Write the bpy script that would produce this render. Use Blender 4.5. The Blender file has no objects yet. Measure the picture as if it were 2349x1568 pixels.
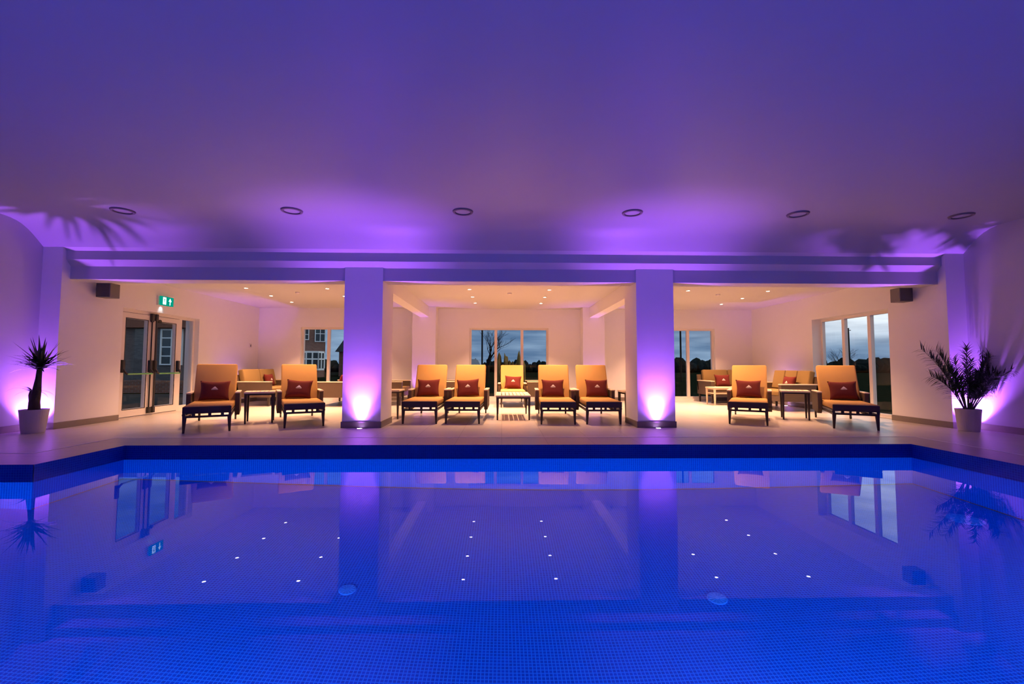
import bpy, bmesh, math, random
from mathutils import Vector, Matrix
random.seed(7)
sc = bpy.context.scene
COL = sc.collection
R = math.radians
PI = math.pi

# ------------------------------------------------------------------ materials
def nodes(name):
    m = bpy.data.materials.new(name); m.use_nodes = True
    nt = m.node_tree; nt.nodes.clear()
    out = nt.nodes.new('ShaderNodeOutputMaterial')
    return m, nt, out
def N(nt, t, **kw):
    n = nt.nodes.new(t)
    for k, v in kw.items():
        if k in n.inputs: n.inputs[k].default_value = v
        else: setattr(n, k, v)
    return n
def c4(c): return (c[0], c[1], c[2], 1)
def plain(name, col, rough=.6, metal=0, noise=.06, scale=40, bump=0, spec=.5):
    m, nt, out = nodes(name)
    p = N(nt, 'ShaderNodeBsdfPrincipled', Roughness=rough, Metallic=metal)
    p.inputs['Specular IOR Level'].default_value = spec
    tc = N(nt, 'ShaderNodeTexCoord'); nz = N(nt, 'ShaderNodeTexNoise', Scale=scale, Detail=3.)
    nt.links.new(tc.outputs['Object'], nz.inputs['Vector'])
    mx = N(nt, 'ShaderNodeMix', data_type='RGBA')
    mx.inputs[6].default_value = c4([x*(1-noise) for x in col]); mx.inputs[7].default_value = c4([min(1, x*(1+noise)) for x in col])
    nt.links.new(nz.outputs['Fac'], mx.inputs[0]); nt.links.new(mx.outputs[2], p.inputs['Base Color'])
    if bump:
        b = N(nt, 'ShaderNodeBump', Strength=bump, Distance=.01); nt.links.new(nz.outputs['Fac'], b.inputs['Height']); nt.links.new(b.outputs[0], p.inputs['Normal'])
    nt.links.new(p.outputs[0], out.inputs[0]); return m
def tiled(name, c1, c2, grout, w, h, mortar, rough=.3, offset=0, bump=.2, spec=.5, var=.5):
    m, nt, out = nodes(name)
    p = N(nt, 'ShaderNodeBsdfPrincipled', Roughness=rough); p.inputs['Specular IOR Level'].default_value = spec
    uv = N(nt, 'ShaderNodeUVMap')
    b = N(nt, 'ShaderNodeTexBrick', offset=offset, squash=1.)
    b.inputs['Scale'].default_value = 1; b.inputs['Brick Width'].default_value = w; b.inputs['Row Height'].default_value = h
    b.inputs['Mortar Size'].default_value = mortar; b.inputs['Mortar Smooth'].default_value = .1; b.inputs['Bias'].default_value = 0
    b.inputs['Color1'].default_value = c4(c1); b.inputs['Color2'].default_value = c4(c2); b.inputs['Mortar'].default_value = c4(grout)
    nt.links.new(uv.outputs[0], b.inputs['Vector']); nt.links.new(b.outputs['Color'], p.inputs['Base Color'])
    if bump:
        bp = N(nt, 'ShaderNodeBump', Strength=bump, Distance=.002, invert=True); nt.links.new(b.outputs['Fac'], bp.inputs['Height']); nt.links.new(bp.outputs[0], p.inputs['Normal'])
    nt.links.new(p.outputs[0], out.inputs[0]); return m
def emit(name, col, s):
    m, nt, out = nodes(name); e = N(nt, 'ShaderNodeEmission', Strength=s); e.inputs[0].default_value = c4(col)
    nt.links.new(e.outputs[0], out.inputs[0]); return m
def glassy(name, tint=(.95, .96, .97)):
    m, nt, out = nodes(name)
    t = N(nt, 'ShaderNodeBsdfTransparent'); t.inputs[0].default_value = c4(tint)
    g = N(nt, 'ShaderNodeBsdfGlossy', Roughness=.0)
    f = N(nt, 'ShaderNodeFresnel', IOR=1.30); mx = N(nt, 'ShaderNodeMixShader')
    ge = N(nt, 'ShaderNodeNewGeometry'); inv = N(nt, 'ShaderNodeMath', operation='SUBTRACT'); inv.inputs[0].default_value = 1
    mul = N(nt, 'ShaderNodeMath', operation='MULTIPLY'); nt.links.new(ge.outputs['Backfacing'], inv.inputs[1]); nt.links.new(inv.outputs[0], mul.inputs[0]); nt.links.new(f.outputs[0], mul.inputs[1])
    nt.links.new(mul.outputs[0], mx.inputs[0]); nt.links.new(t.outputs[0], mx.inputs[1]); nt.links.new(g.outputs[0], mx.inputs[2])
    nt.links.new(mx.outputs[0], out.inputs[0]); return m
def water_mat():
    m, nt, out = nodes('pool_water')
    r = N(nt, 'ShaderNodeBsdfRefraction', Roughness=0., IOR=1.333); r.inputs[0].default_value = (.45, .88, 1, 1)
    g = N(nt, 'ShaderNodeBsdfGlossy', Roughness=0.); g.inputs[0].default_value = (.9, .95, 1, 1)
    f = N(nt, 'ShaderNodeFresnel', IOR=1.19); mx = N(nt, 'ShaderNodeMixShader')
    nt.links.new(f.outputs[0], mx.inputs[0]); nt.links.new(r.outputs[0], mx.inputs[1]); nt.links.new(g.outputs[0], mx.inputs[2])
    nt.links.new(mx.outputs[0], out.inputs[0]); return m

WARM = (1.0, .505, .265)
PURP = (.40, .10, 1.0)
M = {}
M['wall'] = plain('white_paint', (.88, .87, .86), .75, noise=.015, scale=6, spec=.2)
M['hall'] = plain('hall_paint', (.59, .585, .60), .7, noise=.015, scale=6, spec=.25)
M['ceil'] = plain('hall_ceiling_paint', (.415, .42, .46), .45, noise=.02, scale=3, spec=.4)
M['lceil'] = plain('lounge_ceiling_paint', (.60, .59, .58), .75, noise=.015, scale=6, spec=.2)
M['floor'] = tiled('porcelain_floor', (.52, .48, .44), (.47, .435, .40), (.30, .28, .26), .6, .6, .004, rough=.33, bump=.1, spec=.5)
M['coping'] = tiled('pool_coping_tile', (.42, .36, .33), (.39, .335, .31), (.25, .22, .2), .6, .3, .004, rough=.35, bump=.1)
M['channel'] = plain('white_channel', (.85, .83, .8), .35)
M['skirt'] = plain('skirting_tile', (.22, .185, .16), .4, noise=.1)
M['mosaic'] = tiled('blue_mosaic', (.0, .095, .64), (.0, .075, .52), (.02, .28, .86), .025, .025, .0032, rough=.5, bump=.1, spec=.1)
M['band'] = tiled('navy_band_mosaic', (.002, .04, .36), (.002, .03, .27), (.01, .09, .42), .025, .025, .003, rough=.25, bump=.2)
M['rust_line'] = plain('brown_mosaic_line', (.55, .12, .03), .4)
M['water'] = water_mat()
M['glass'] = glassy('window_glass')
M['upvc'] = plain('white_frame', (.78, .74, .70), .35, noise=.02)
M['black'] = plain('black_gasket', (.012, .011, .012), .5)
M['blackmetal'] = plain('black_hardware', (.015, .014, .015), .4)
M['green_bar'] = plain('green_push_bar', (.08, .30, .10), .3)
M['fabric'] = plain('sand_fabric', (.53, .32, .11), .9, noise=.06, scale=160, bump=.15, spec=.1)
M['fabric2'] = plain('taupe_fabric', (.23, .155, .065), .9, noise=.06, scale=160, bump=.15, spec=.1)
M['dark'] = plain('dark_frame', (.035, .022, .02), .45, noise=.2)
M['maroon'] = plain('maroon_cloth', (.125, .022, .02), .85, noise=.2, scale=60, bump=.2, spec=.15)
M['emblem'] = plain('silver_thread', (.72, .66, .60), .6)
M['capwood'] = plain('pale_cap', (.72, .62, .47), .5)
M['tabletop'] = plain('pale_table_slats', (.70, .60, .44), .5, noise=.08)
def wicker():
    m, nt, out = nodes('wicker_weave')
    p = N(nt, 'ShaderNodeBsdfPrincipled', Roughness=.65)
    tc = N(nt, 'ShaderNodeTexCoord'); w = N(nt, 'ShaderNodeTexWave', Scale=28., Distortion=.6, bands_direction='Z'); w.inputs['Detail'].default_value = 2
    nt.links.new(tc.outputs['Object'], w.inputs['Vector'])
    mx = N(nt, 'ShaderNodeMix', data_type='RGBA'); mx.inputs[6].default_value = (.055, .034, .022, 1); mx.inputs[7].default_value = (.115, .072, .045, 1)
    nt.links.new(w.outputs['Fac'], mx.inputs[0]); nt.links.new(mx.outputs[2], p.inputs['Base Color'])
    b = N(nt, 'ShaderNodeBump', Strength=.3, Distance=.005); nt.links.new(w.outputs['Fac'], b.inputs['Height']); nt.links.new(b.outputs[0], p.inputs['Normal'])
    nt.links.new(p.outputs[0], out.inputs[0]); return m
M['wicker'] = wicker()
M['pot'] = plain('white_pot', (.56, .52, .51), .4, noise=.02)
M['soil'] = plain('soil', (.02, .014, .01), .95)
M['leaf'] = plain('dark_leaf', (.02, .045, .015), .5, noise=.3)
M['bark'] = plain('bark', (.05, .035, .022), .9, noise=.4, bump=.5)
M['speaker'] = plain('grey_speaker', (.13, .12, .125), .55)
M['grille'] = plain('speaker_grille', (.07, .065, .07), .7)
M['steel'] = plain('brushed_steel', (.55, .54, .54), .3, metal=1.)
M['ring'] = plain('downlight_rim', (.55, .52, .52), .4)
M['rim2'] = plain('downlight_bezel', (.16, .13, .13), .4)
M['lens_off'] = plain('frosted_lens', (.5, .48, .48), .3)
M['lamp'] = emit('lamp_glow', (1, .80, .58), 30)
M['uplamp'] = emit('uplight_glow', (.6, .35, 1.), 30)
M['poollamp'] = emit('pool_lamp_glow', (.75, .9, 1.), 6)
M['signgreen'] = emit('sign_green', (.0, .20, .135), 1.6)
M['signwhite'] = emit('sign_white', (.75, .95, 1.), 2.6)
M['white'] = plain('white_plastic', (.75, .73, .7), .4)
M['drain'] = plain('pale_drain', (.05, .30, .85), .4)
M['drain2'] = plain('drain_grille', (.10, .38, .9), .4)
M['brick'] = tiled('red_brick', (.28, .12, .085), (.21, .085, .06), (.25, .2, .18), .225, .075, .01, rough=.9, offset=.5, bump=.3, spec=0)
M['greybrick'] = tiled('grey_brick', (.16, .14, .145), (.12, .105, .11), (.15, .14, .14), .225, .075, .01, rough=.9, offset=.5, bump=.3, spec=0)
M['roof'] = plain('roof_tiles', (.12, .055, .04), .9, noise=.3, scale=8, spec=0)
M['slate'] = plain('slate_roof', (.05, .06, .07), .8, noise=.3, scale=8, spec=0)
M['winwhite'] = plain('white_window_paint', (.88, .90, .92), .5)
M['winglass'] = plain('dark_window_glass', (.04, .05, .06), .1)
M['curtain'] = plain('net_curtain', (.35, .36, .36), .9, spec=0)
M['grass'] = plain('lawn', (.012, .017, .009), .95, noise=.5, scale=3, spec=0)
M['hedge'] = plain('hedge_leaves', (.018, .022, .018), .95, noise=.6, scale=6, spec=0)
M['beech'] = plain('autumn_leaves', (.30, .17, .05), .95, noise=.6, scale=6, spec=0)
M['paving'] = plain('paving', (.06, .055, .05), .9, noise=.2, scale=4, spec=0)
M['pole'] = plain('creosote_pole', (.03, .024, .02), .9, spec=0)
M['van'] = plain('pale_van_paint', (.55, .58, .62), .3)
M['fence'] = plain('wood_fence', (.12, .08, .05), .9, spec=0)

# ------------------------------------------------------------------ mesh helpers
class MB:
    def __init__(s): s.bm = bmesh.new()
    def _add(s, verts, faces, mtx=None):
        vs = [s.bm.verts.new(mtx @ Vector(v) if mtx else Vector(v)) for v in verts]
        for f in faces:
            try: s.bm.faces.new([vs[i] for i in f])
            except ValueError: pass
        return vs
    def box(s, lo, hi, mtx=None, bevel=0, seg=2):
        x0, y0, z0 = lo; x1, y1, z1 = hi
        V = [(x0,y0,z0),(x1,y0,z0),(x1,y1,z0),(x0,y1,z0),(x0,y0,z1),(x1,y0,z1),(x1,y1,z1),(x0,y1,z1)]
        F = [(0,3,2,1),(4,5,6,7),(0,1,5,4),(1,2,6,5),(2,3,7,6),(3,0,4,7)]
        if bevel:
            t = bmesh.new(); vs = [t.verts.new(v) for v in V]
            for f in F: t.faces.new([vs[i] for i in f])
            bmesh.ops.bevel(t, geom=t.edges[:], offset=bevel, segments=seg, profile=.5, affect='EDGES')
            t.verts.index_update()
            s._add([v.co.copy() for v in t.verts], [[v.index for v in f.verts] for f in t.faces], mtx); t.free()
        else: s._add(V, F, mtx)
        return s
    def prism(s, poly, axis, a, b, mtx=None):
        # poly: 2D points; axis 'x': (y,z) extruded in x ; 'y': (x,z) ; 'z': (x,y)
        def P(p, t): return {'x': (t, p[0], p[1]), 'y': (p[0], t, p[1]), 'z': (p[0], p[1], t)}[axis]
        n = len(poly)
        V = [P(p, a) for p in poly] + [P(p, b) for p in poly]
        F = [tuple(range(n)), tuple(range(2*n-1, n-1, -1))] + [(i, i+n, (i+1) % n + n, (i+1) % n) for i in range(n)]
        s._add(V, F, mtx); return s
    def lathe(s, prof, c=(0,0,0), n=24, cap0=True, cap1=True, mtx=None):
        V = []; F = []
        for r, z in prof:
            for i in range(n):
                a = 2*PI*i/n; V.append((c[0]+r*math.cos(a), c[1]+r*math.sin(a), c[2]+z))
        for k in range(len(prof)-1):
            for i in range(n):
                j = (i+1) % n; F.append((k*n+i, k*n+j, (k+1)*n+j, (k+1)*n+i))
        if cap0: F.append(tuple(range(n-1, -1, -1)))
        if cap1: F.append(tuple(range((len(prof)-1)*n, len(prof)*n)))
        s._add(V, F, mtx); return s
    def tube(s, pts, rad, n=8):
        pts = [Vector(p) for p in pts]; rr = rad if isinstance(rad, (list, tuple)) else [rad]*len(pts)
        V = []; F = []
        for k, p in enumerate(pts):
            d = (pts[min(k+1, len(pts)-1)] - pts[max(k-1, 0)]).normalized()
            u = d.cross(Vector((0,0,1))) if abs(d.z) < .95 else d.cross(Vector((1,0,0)))
            u.normalize(); w = d.cross(u)
            for i in range(n):
                a = 2*PI*i/n; V.append(p + (u*math.cos(a) + w*math.sin(a))*rr[k])
        for k in range(len(pts)-1):
            for i in range(n):
                j = (i+1) % n; F.append((k*n+i, k*n+j, (k+1)*n+j, (k+1)*n+i))
        F.append(tuple(range(n-1, -1, -1))); F.append(tuple(range((len(pts)-1)*n, len(pts)*n)))
        s._add(V, F); return s
    def taperleg(s, x, y, z0, z1, w0, w1, dx=0, dy=0):
        a, b = w0/2, w1/2
        V = [(x+dx-a,y+dy-a,z0),(x+dx+a,y+dy-a,z0),(x+dx+a,y+dy+a,z0),(x+dx-a,y+dy+a,z0),(x-b,y-b,z1),(x+b,y-b,z1),(x+b,y+b,z1),(x-b,y+b,z1)]
        s._add(V, [(0,3,2,1),(4,5,6,7),(0,1,5,4),(1,2,6,5),(2,3,7,6),(3,0,4,7)]); return s
    def blade(s, base, direc, L, w, droop=.3, n=6, fold=.15):
        p = Vector(base); d = Vector(direc).normalized(); step = L/n; rows = []
        for k in range(n+1):
            t = k/n
            side = d.cross(Vector((0,0,1)))
            if side.length < .05: side = Vector((1,0,0))
            side.normalize(); up = side.cross(d)
            ww = w*(.55+.45*math.sin(PI*min(1, t*1.6+.1))) * (1-t**3) if t < 1 else .0006
            rows.append((p - side*ww/2 + up*ww*fold, p.copy(), p + side*ww/2 + up*ww*fold))
            d = (d + Vector((0,0,-droop*step/L*(.4+1.6*t)))).normalized(); p = p + d*step
        V = [v for r in rows for v in r]; F = []
        for k in range(n):
            a = 3*k; F += [(a, a+1, a+4, a+3), (a+1, a+2, a+5, a+4)]
        s._add(V, F); return s
    def build(s, name, mat, parent=None, smooth=False, uv=True):
        bm = s.bm
        if name != 'pool_water': bmesh.ops.recalc_face_normals(bm, faces=bm.faces[:])
        else:
            bm.normal_update()
            for fc in bm.faces:
                if fc.normal.z < 0: fc.normal_flip()
        if uv:
            l = bm.loops.layers.uv.new('UVMap')
            for f in bm.faces:
                n = f.normal; ax = max(range(3), key=lambda i: abs(n[i]))
                for lp in f.loops:
                    c = lp.vert.co; lp[l].uv = ((c.y, c.z) if ax == 0 else (c.x, c.z) if ax == 1 else (c.x, c.y))
        me = bpy.data.meshes.new(name); bm.to_mesh(me); bm.free()
        if smooth:
            for p in me.polygons: p.use_smooth = True
        o = bpy.data.objects.new(name, me); COL.objects.link(o)
        for m in (mat if isinstance(mat, list) else [mat]): me.materials.append(m)
        if parent: o.parent = parent
        return o
def tag(o, label=None, cat=None, group=None, kind=None):
    if label: o['label'] = label
    if cat: o['category'] = cat
    if group: o['group'] = group
    if kind: o['kind'] = kind
    return o
def empty(name, loc=(0,0,0), rz=0):
    o = bpy.data.objects.new(name, None); COL.objects.link(o); o.location = loc; o.rotation_euler = (0,0,rz)
    o.empty_display_size = .1; return o
def struct(o): o['kind'] = 'structure'; return o
def kids(o): return [c for c in bpy.data.objects if c.parent == o]
def copy_tree(o, parent=None):
    c = o.copy(); COL.objects.link(c)
    if parent: c.parent = parent
    for ch in kids(o): copy_tree(ch, c)
    return c

# ------------------------------------------------------------------ camera (principal ray from photo: pitched up 3 degrees)
F_, PIT, YAW, ROL = 1030., .0534, .0224, .002
fw = Vector((math.cos(PIT)*math.sin(YAW), math.cos(PIT)*math.cos(YAW), math.sin(PIT)))
rt = Vector((math.cos(YAW), -math.sin(YAW), 0)); up = rt.cross(fw)
r2 = rt*math.cos(ROL) + up*math.sin(ROL); u2 = up*math.cos(ROL) - rt*math.sin(ROL)
cam = bpy.data.cameras.new('camera'); co = bpy.data.objects.new('camera', cam); COL.objects.link(co)
cam.sensor_width = 36; cam.lens = 36*F_/2349; cam.clip_start = .05; cam.clip_end = 600
co.matrix_world = Matrix(((r2.x,u2.x,-fw.x,0),(r2.y,u2.y,-fw.y,0),(r2.z,u2.z,-fw.z,1.0),(0,0,0,1)))
sc.camera = co
vs = sc.view_settings; vs.view_transform = 'Standard'; vs.look = 'None'; vs.exposure = 0; vs.gamma = 1; vs.use_curve_mapping = False

# ------------------------------------------------------------------ room dimensions (metres; deck level z=0)
XL, XR = -6.99, 7.36         # lounge side walls
HL, HR = -7.30, 7.68         # pool hall side walls
YP, YC, YB = 7.22, 7.35, 13.03
ZB, ZA, ZH = 2.39, 2.66, 3.20
WZ = -.17                    # water level
PXL, PXR, PY = -4.71, 5.32, 5.78
PXE, PYE = -6.35, 4.69       # pool widening on the left
PN = .95                     # near pool edge
NEAR = -2.2

# floor (deck + lounge), around the pool
f = MB()
CW = .62
f.box((HL-.3, PY+CW, -.2), (HR+.3, 13.5, 0))
f.box((HL-.3, NEAR, -.2), (PXE-CW, PY+CW, 0))
f.box((PXE-CW, PYE+CW, -.2), (PXL-CW, PY+CW, 0))
f.box((PXR+CW, NEAR, -.2), (HR+.3, PY+CW, 0))
f.box((PXE-CW, NEAR, -.2), (PXR+CW, PN-CW, 0))
struct(f.build('floor', M['floor']))
# coping strip round the pool
f = MB()
e = .03
f.box((PXL, PY, -.2), (PXR+CW-e, PY+CW-e, -.001)); f.box((PXL-CW+e, PYE, -.2), (PXL, PY+CW-e, -.001))
f.box((PXE-CW+e, PYE, -.2), (PXL-CW+e, PYE+CW-e, -.001)); f.box((PXE-CW+e, PN-CW+e, -.2), (PXE, PYE, -.001))
f.box((PXR, PN-CW+e, -.2), (PXR+CW-e, PY, -.001)); f.box((PXE, PN-CW+e, -.2), (PXR, PN, -.001))
struct(f.build('trim_1', M['coping']))
# pale drainage channel between coping and floor
f = MB()
f.box((PXL-CW, PY+CW-e, -.1), (PXR+CW, PY+CW, .002)); f.box((PXL-CW, PYE+CW-e, -.1), (PXL-CW+e, PY+CW-e, .002))
f.box((PXE-CW, PYE+CW-e, -.1), (PXL-CW, PYE+CW, .002)); f.box((PXE-CW, PN-CW, -.1), (PXE-CW+e, PYE+CW-e, .002))
f.box((PXR+CW-e, PN-CW, -.1), (PXR+CW, PY+CW-e, .002)); f.box((PXE-CW+e, PN-CW, -.1), (PXR+CW-e, PN-CW+e, .002))
struct(f.build('trim_2', M['channel']))
# pool basin: walls under water and sloping floor
def zf(x): return WZ - (1.18 + .045*(x+4.7))
poly = [(PXL,PY),(PXR,PY),(PXR,PN),(PXE,PN),(PXE,PYE),(PXL,PYE)]
b = MB()
for i in range(6):
    (x0,y0),(x1,y1) = poly[i], poly[(i+1)%6]
    b._add([(x0,y0,WZ-.004),(x1,y1,WZ-.004),(x1,y1,zf(x1)),(x0,y0,zf(x0))], [(0,1,2,3)])
for (xa,xb,ya,yb) in ((PXE,PXL,PN,PYE),(PXL,PXR,PN,PY)):
    b._add([(xa,ya,zf(xa)),(xb,ya,zf(xb)),(xb,yb,zf(xb)),(xa,yb,zf(xa))], [(0,1,2,3)])
struct(b.build('pool_basin', M['mosaic']))
b = MB()
for i in range(6):
    (x0,y0),(x1,y1) = poly[i], poly[(i+1)%6]
    dx, dy = x1-x0, y1-y0; ln = math.hypot(dx,dy); ox, oy = dy/ln*.004, -dx/ln*.004   # just proud of the deck edge
    b._add([(x0+ox,y0+oy,-.001),(x1+ox,y1+oy,-.001),(x1+ox,y1+oy,WZ-.004),(x0+ox,y0+oy,WZ-.004)], [(0,1,2,3)])
struct(b.build('trim_3', M['band']))
b = MB()
for (x0,y0,x1,y1,nx,ny) in ((PXL,PY,PXR,PY,0,-1),(PXR,PY,PXR,PN,-1,0),(PXL,PYE,PXL,PY,1,0)):
    o = .004
    b._add([(x0+nx*o,y0+ny*o,zf(x0)+.03),(x1+nx*o,y1+ny*o,zf(x1)+.03),(x1+nx*o,y1+ny*o,zf(x1)+.005),(x0+nx*o,y0+ny*o,zf(x0)+.005)], [(0,1,2,3)])
struct(b.build('trim_4', M['rust_line']))
b = MB(); b._add([(x,y,WZ) for x,y in poly], [tuple(range(5,-1,-1))])
tag(b.build('pool_water', M['water']), 'still blue water filling the mosaic tiled swimming pool', 'water', kind='stuff')
# pool floor drains
def drain(x, y, r, label):
    t = empty('pool_drain', (x, y, zf(x))); t.rotation_euler = (0, math.atan(.045), 0)
    tag(t, label, 'drain', 'pale drain covers on the pool floor')
    MB().lathe([(r,0),(r,.004),(r*.93,.008),(r*.6,.008)], n=32).build('cover', M['drain'], t)
    g = MB()
    for k in range(12):
        a = 2*PI*k/12; g.box((r*.3,-r*.05,.008),(r*.85,r*.05,.011), Matrix.Rotation(a,4,'Z'))
    g.lathe([(r*.22,.008),(r*.22,.012)], n=16)
    g.build('grille', M['drain2'], t)
drain(-1.196, 3.62, .066, 'small round pale drain cover on the pool floor below the left column reflection')
drain(1.675, 3.548, .074, 'small round pale drain cover on the pool floor right of the right column reflection')
drain(4.8, 4.64, .155, 'larger round pale drain cover on the pool floor below the palm reflection')

# walls
def wallbox(name, boxes, mat='wall'):
    b = MB()
    for lo, hi in boxes: b.box(lo, hi)
    return struct(b.build(name, M[mat]))
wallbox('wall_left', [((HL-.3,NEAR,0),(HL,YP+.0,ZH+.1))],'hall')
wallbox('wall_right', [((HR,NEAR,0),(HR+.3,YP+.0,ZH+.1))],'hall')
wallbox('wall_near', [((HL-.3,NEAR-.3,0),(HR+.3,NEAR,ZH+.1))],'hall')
DY0, DY1, DZ = 8.40, 10.50, 2.07
wallbox('wall_lounge_left', [((HL,YP,0),(XL,DY0,ZH+.1)),((HL,DY0,DZ),(XL,DY1,ZH)),((HL,DY1,0),(XL,YB+.3,ZH))])
VY0, VY1, VZ = 8.36, 10.47, 2.11
wallbox('wall_lounge_right', [((XR,YP,0),(HR,VY0,ZH+.1)),((XR,VY0,VZ),(HR,VY1,ZH)),((XR,VY1,0),(HR,YB+.3,ZH))])
WIN = [(-5.79,-3.49),(-.944,1.353),(3.96,6.255)]
WT, WB0 = 2.105, .05
bx = []; xs = [XL]+[v for w in WIN for v in w]+[XR]
for i in range(0, len(xs), 2): bx.append(((xs[i],YB,0),(xs[i+1],YB+.3,ZH)))
for a, c in WIN: bx.append(((a,YB,WT),(c,YB+.3,ZH))); bx.append(((a,YB,0),(c,YB+.3,WB0)))
wallbox('wall_back', bx)
# ceilings
wallbox('ceiling_lounge', [((XL,YC+.3,ZA),(XR,YB,ZA+.1))], 'lceil')
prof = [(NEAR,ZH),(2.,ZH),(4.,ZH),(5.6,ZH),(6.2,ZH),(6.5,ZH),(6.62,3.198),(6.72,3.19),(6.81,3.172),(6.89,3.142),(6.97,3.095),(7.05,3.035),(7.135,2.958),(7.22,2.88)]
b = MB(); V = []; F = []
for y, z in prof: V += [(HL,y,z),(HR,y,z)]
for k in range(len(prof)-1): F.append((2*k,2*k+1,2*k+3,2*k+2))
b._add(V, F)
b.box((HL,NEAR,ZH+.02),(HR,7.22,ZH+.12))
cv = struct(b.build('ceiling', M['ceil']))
for p in cv.data.polygons:
    if abs(p.normal.z) > .1 and p.center.z < ZH+.01: p.use_smooth = True
# bulkhead with cornice and main beam
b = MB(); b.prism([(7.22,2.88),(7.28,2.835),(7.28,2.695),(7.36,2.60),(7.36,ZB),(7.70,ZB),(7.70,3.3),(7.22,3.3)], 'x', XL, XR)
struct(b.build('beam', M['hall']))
for i, (xa, xb) in enumerate(((-2.31,-2.06),(2.48,2.73))):
    wallbox('beam_cross', [((xa,7.7,2.37),(xb,12.6,ZA))])
CX = [(-2.575,-1.955),(2.225,2.845)]
for xa, xb in CX: wallbox('column', [((xa,YC,0),(xb,8.05,ZA))])
PR = [(-2.51,-1.86),(2.285,2.90)]
for xa, xb in PR: wallbox('pier', [((xa,12.6,0),(xb,YB,ZA))])
# skirting
SK = .10; T = .014
def skirt(name, segs):
    b = MB()
    for lo, hi in segs: b.box((lo[0],lo[1],0),(hi[0],hi[1],SK))
    return struct(b.build(name, M['skirt']))
skirt('baseboard_left', [((HL,NEAR),(HL+T,YP)),((HL+T,YP-T),(XL,YP)),((XL,YP-T),(XL+T,DY0)),((XL,DY1),(XL+T,YB))])
skirt('baseboard_right', [((HR-T,NEAR),(HR,YP)),((XR,YP-T),(HR-T,YP)),((XR-T,YP-T),(XR,VY0)),((XR-T,VY1),(XR,YB))])
skirt('baseboard_back', [((xs[i],YB-T),(xs[i+1],YB)) for i in range(0,len(xs),2)] + [((p[0]-T,12.6-T),(p[1]+T,12.6)) for p in PR])
for xa, xb in CX: skirt('baseboard_column', [((xa-T,YC-T),(xb+T,YC)),((xa-T,8.05),(xb+T,8.05+T)),((xa-T,YC),(xa,8.05)),((xb,YC),(xb+T,8.05))])

# ------------------------------------------------------------------ windows and door
def window_y(name, xa, xb, z0, z1, y, panes=3):
    w = struct(empty(name, ((xa+xb)/2, y, z0)))
    W = (xb-xa); H = z1-z0; fr = MB(); t = .055
    fr.box((-W/2,-.03,0),(W/2,.04,t)); fr.box((-W/2,-.03,H-t),(W/2,.04,H)); fr.box((-W/2,-.03,t),(-W/2+t,.04,H-t)); fr.box((W/2-t,-.03,t),(W/2,.04,H-t))
    for k in range(1, panes):
        x = -W/2+W*k/panes; fr.box((x-.04,-.035,t),(x+.04,.04,H-t))
    fr.build('window_frame', M['upvc'], w)
    for k in range(panes):
        x0 = -W/2+W*k/panes; x1 = x0+W/panes
        MB().box((x0+.04,.0,t),(x1-.04,.008,H-t)).build('pane', M['glass'], w)
    MB().box((-W/2,-.12,-.012),(W/2,.02,.0)).build('window_sill', M['upvc'], w)
    return w
window_y('window_1', -5.79, -3.49, WB0+.013, WT, YB+.12)
window_y('window_2', -.944, 1.353, WB0+.013, WT, YB+.12)
window_y('window_3', 3.96, 6.255, WB0+.013, WT, YB+.12)
w4 = window_y('window_4', -(VY1-VY0)/2, (VY1-VY0)/2, 0.014, VZ, 0)
w4.location = (XR+.24, (VY0+VY1)/2, .014); w4.rotation_euler = (0,0,-PI/2)
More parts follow.
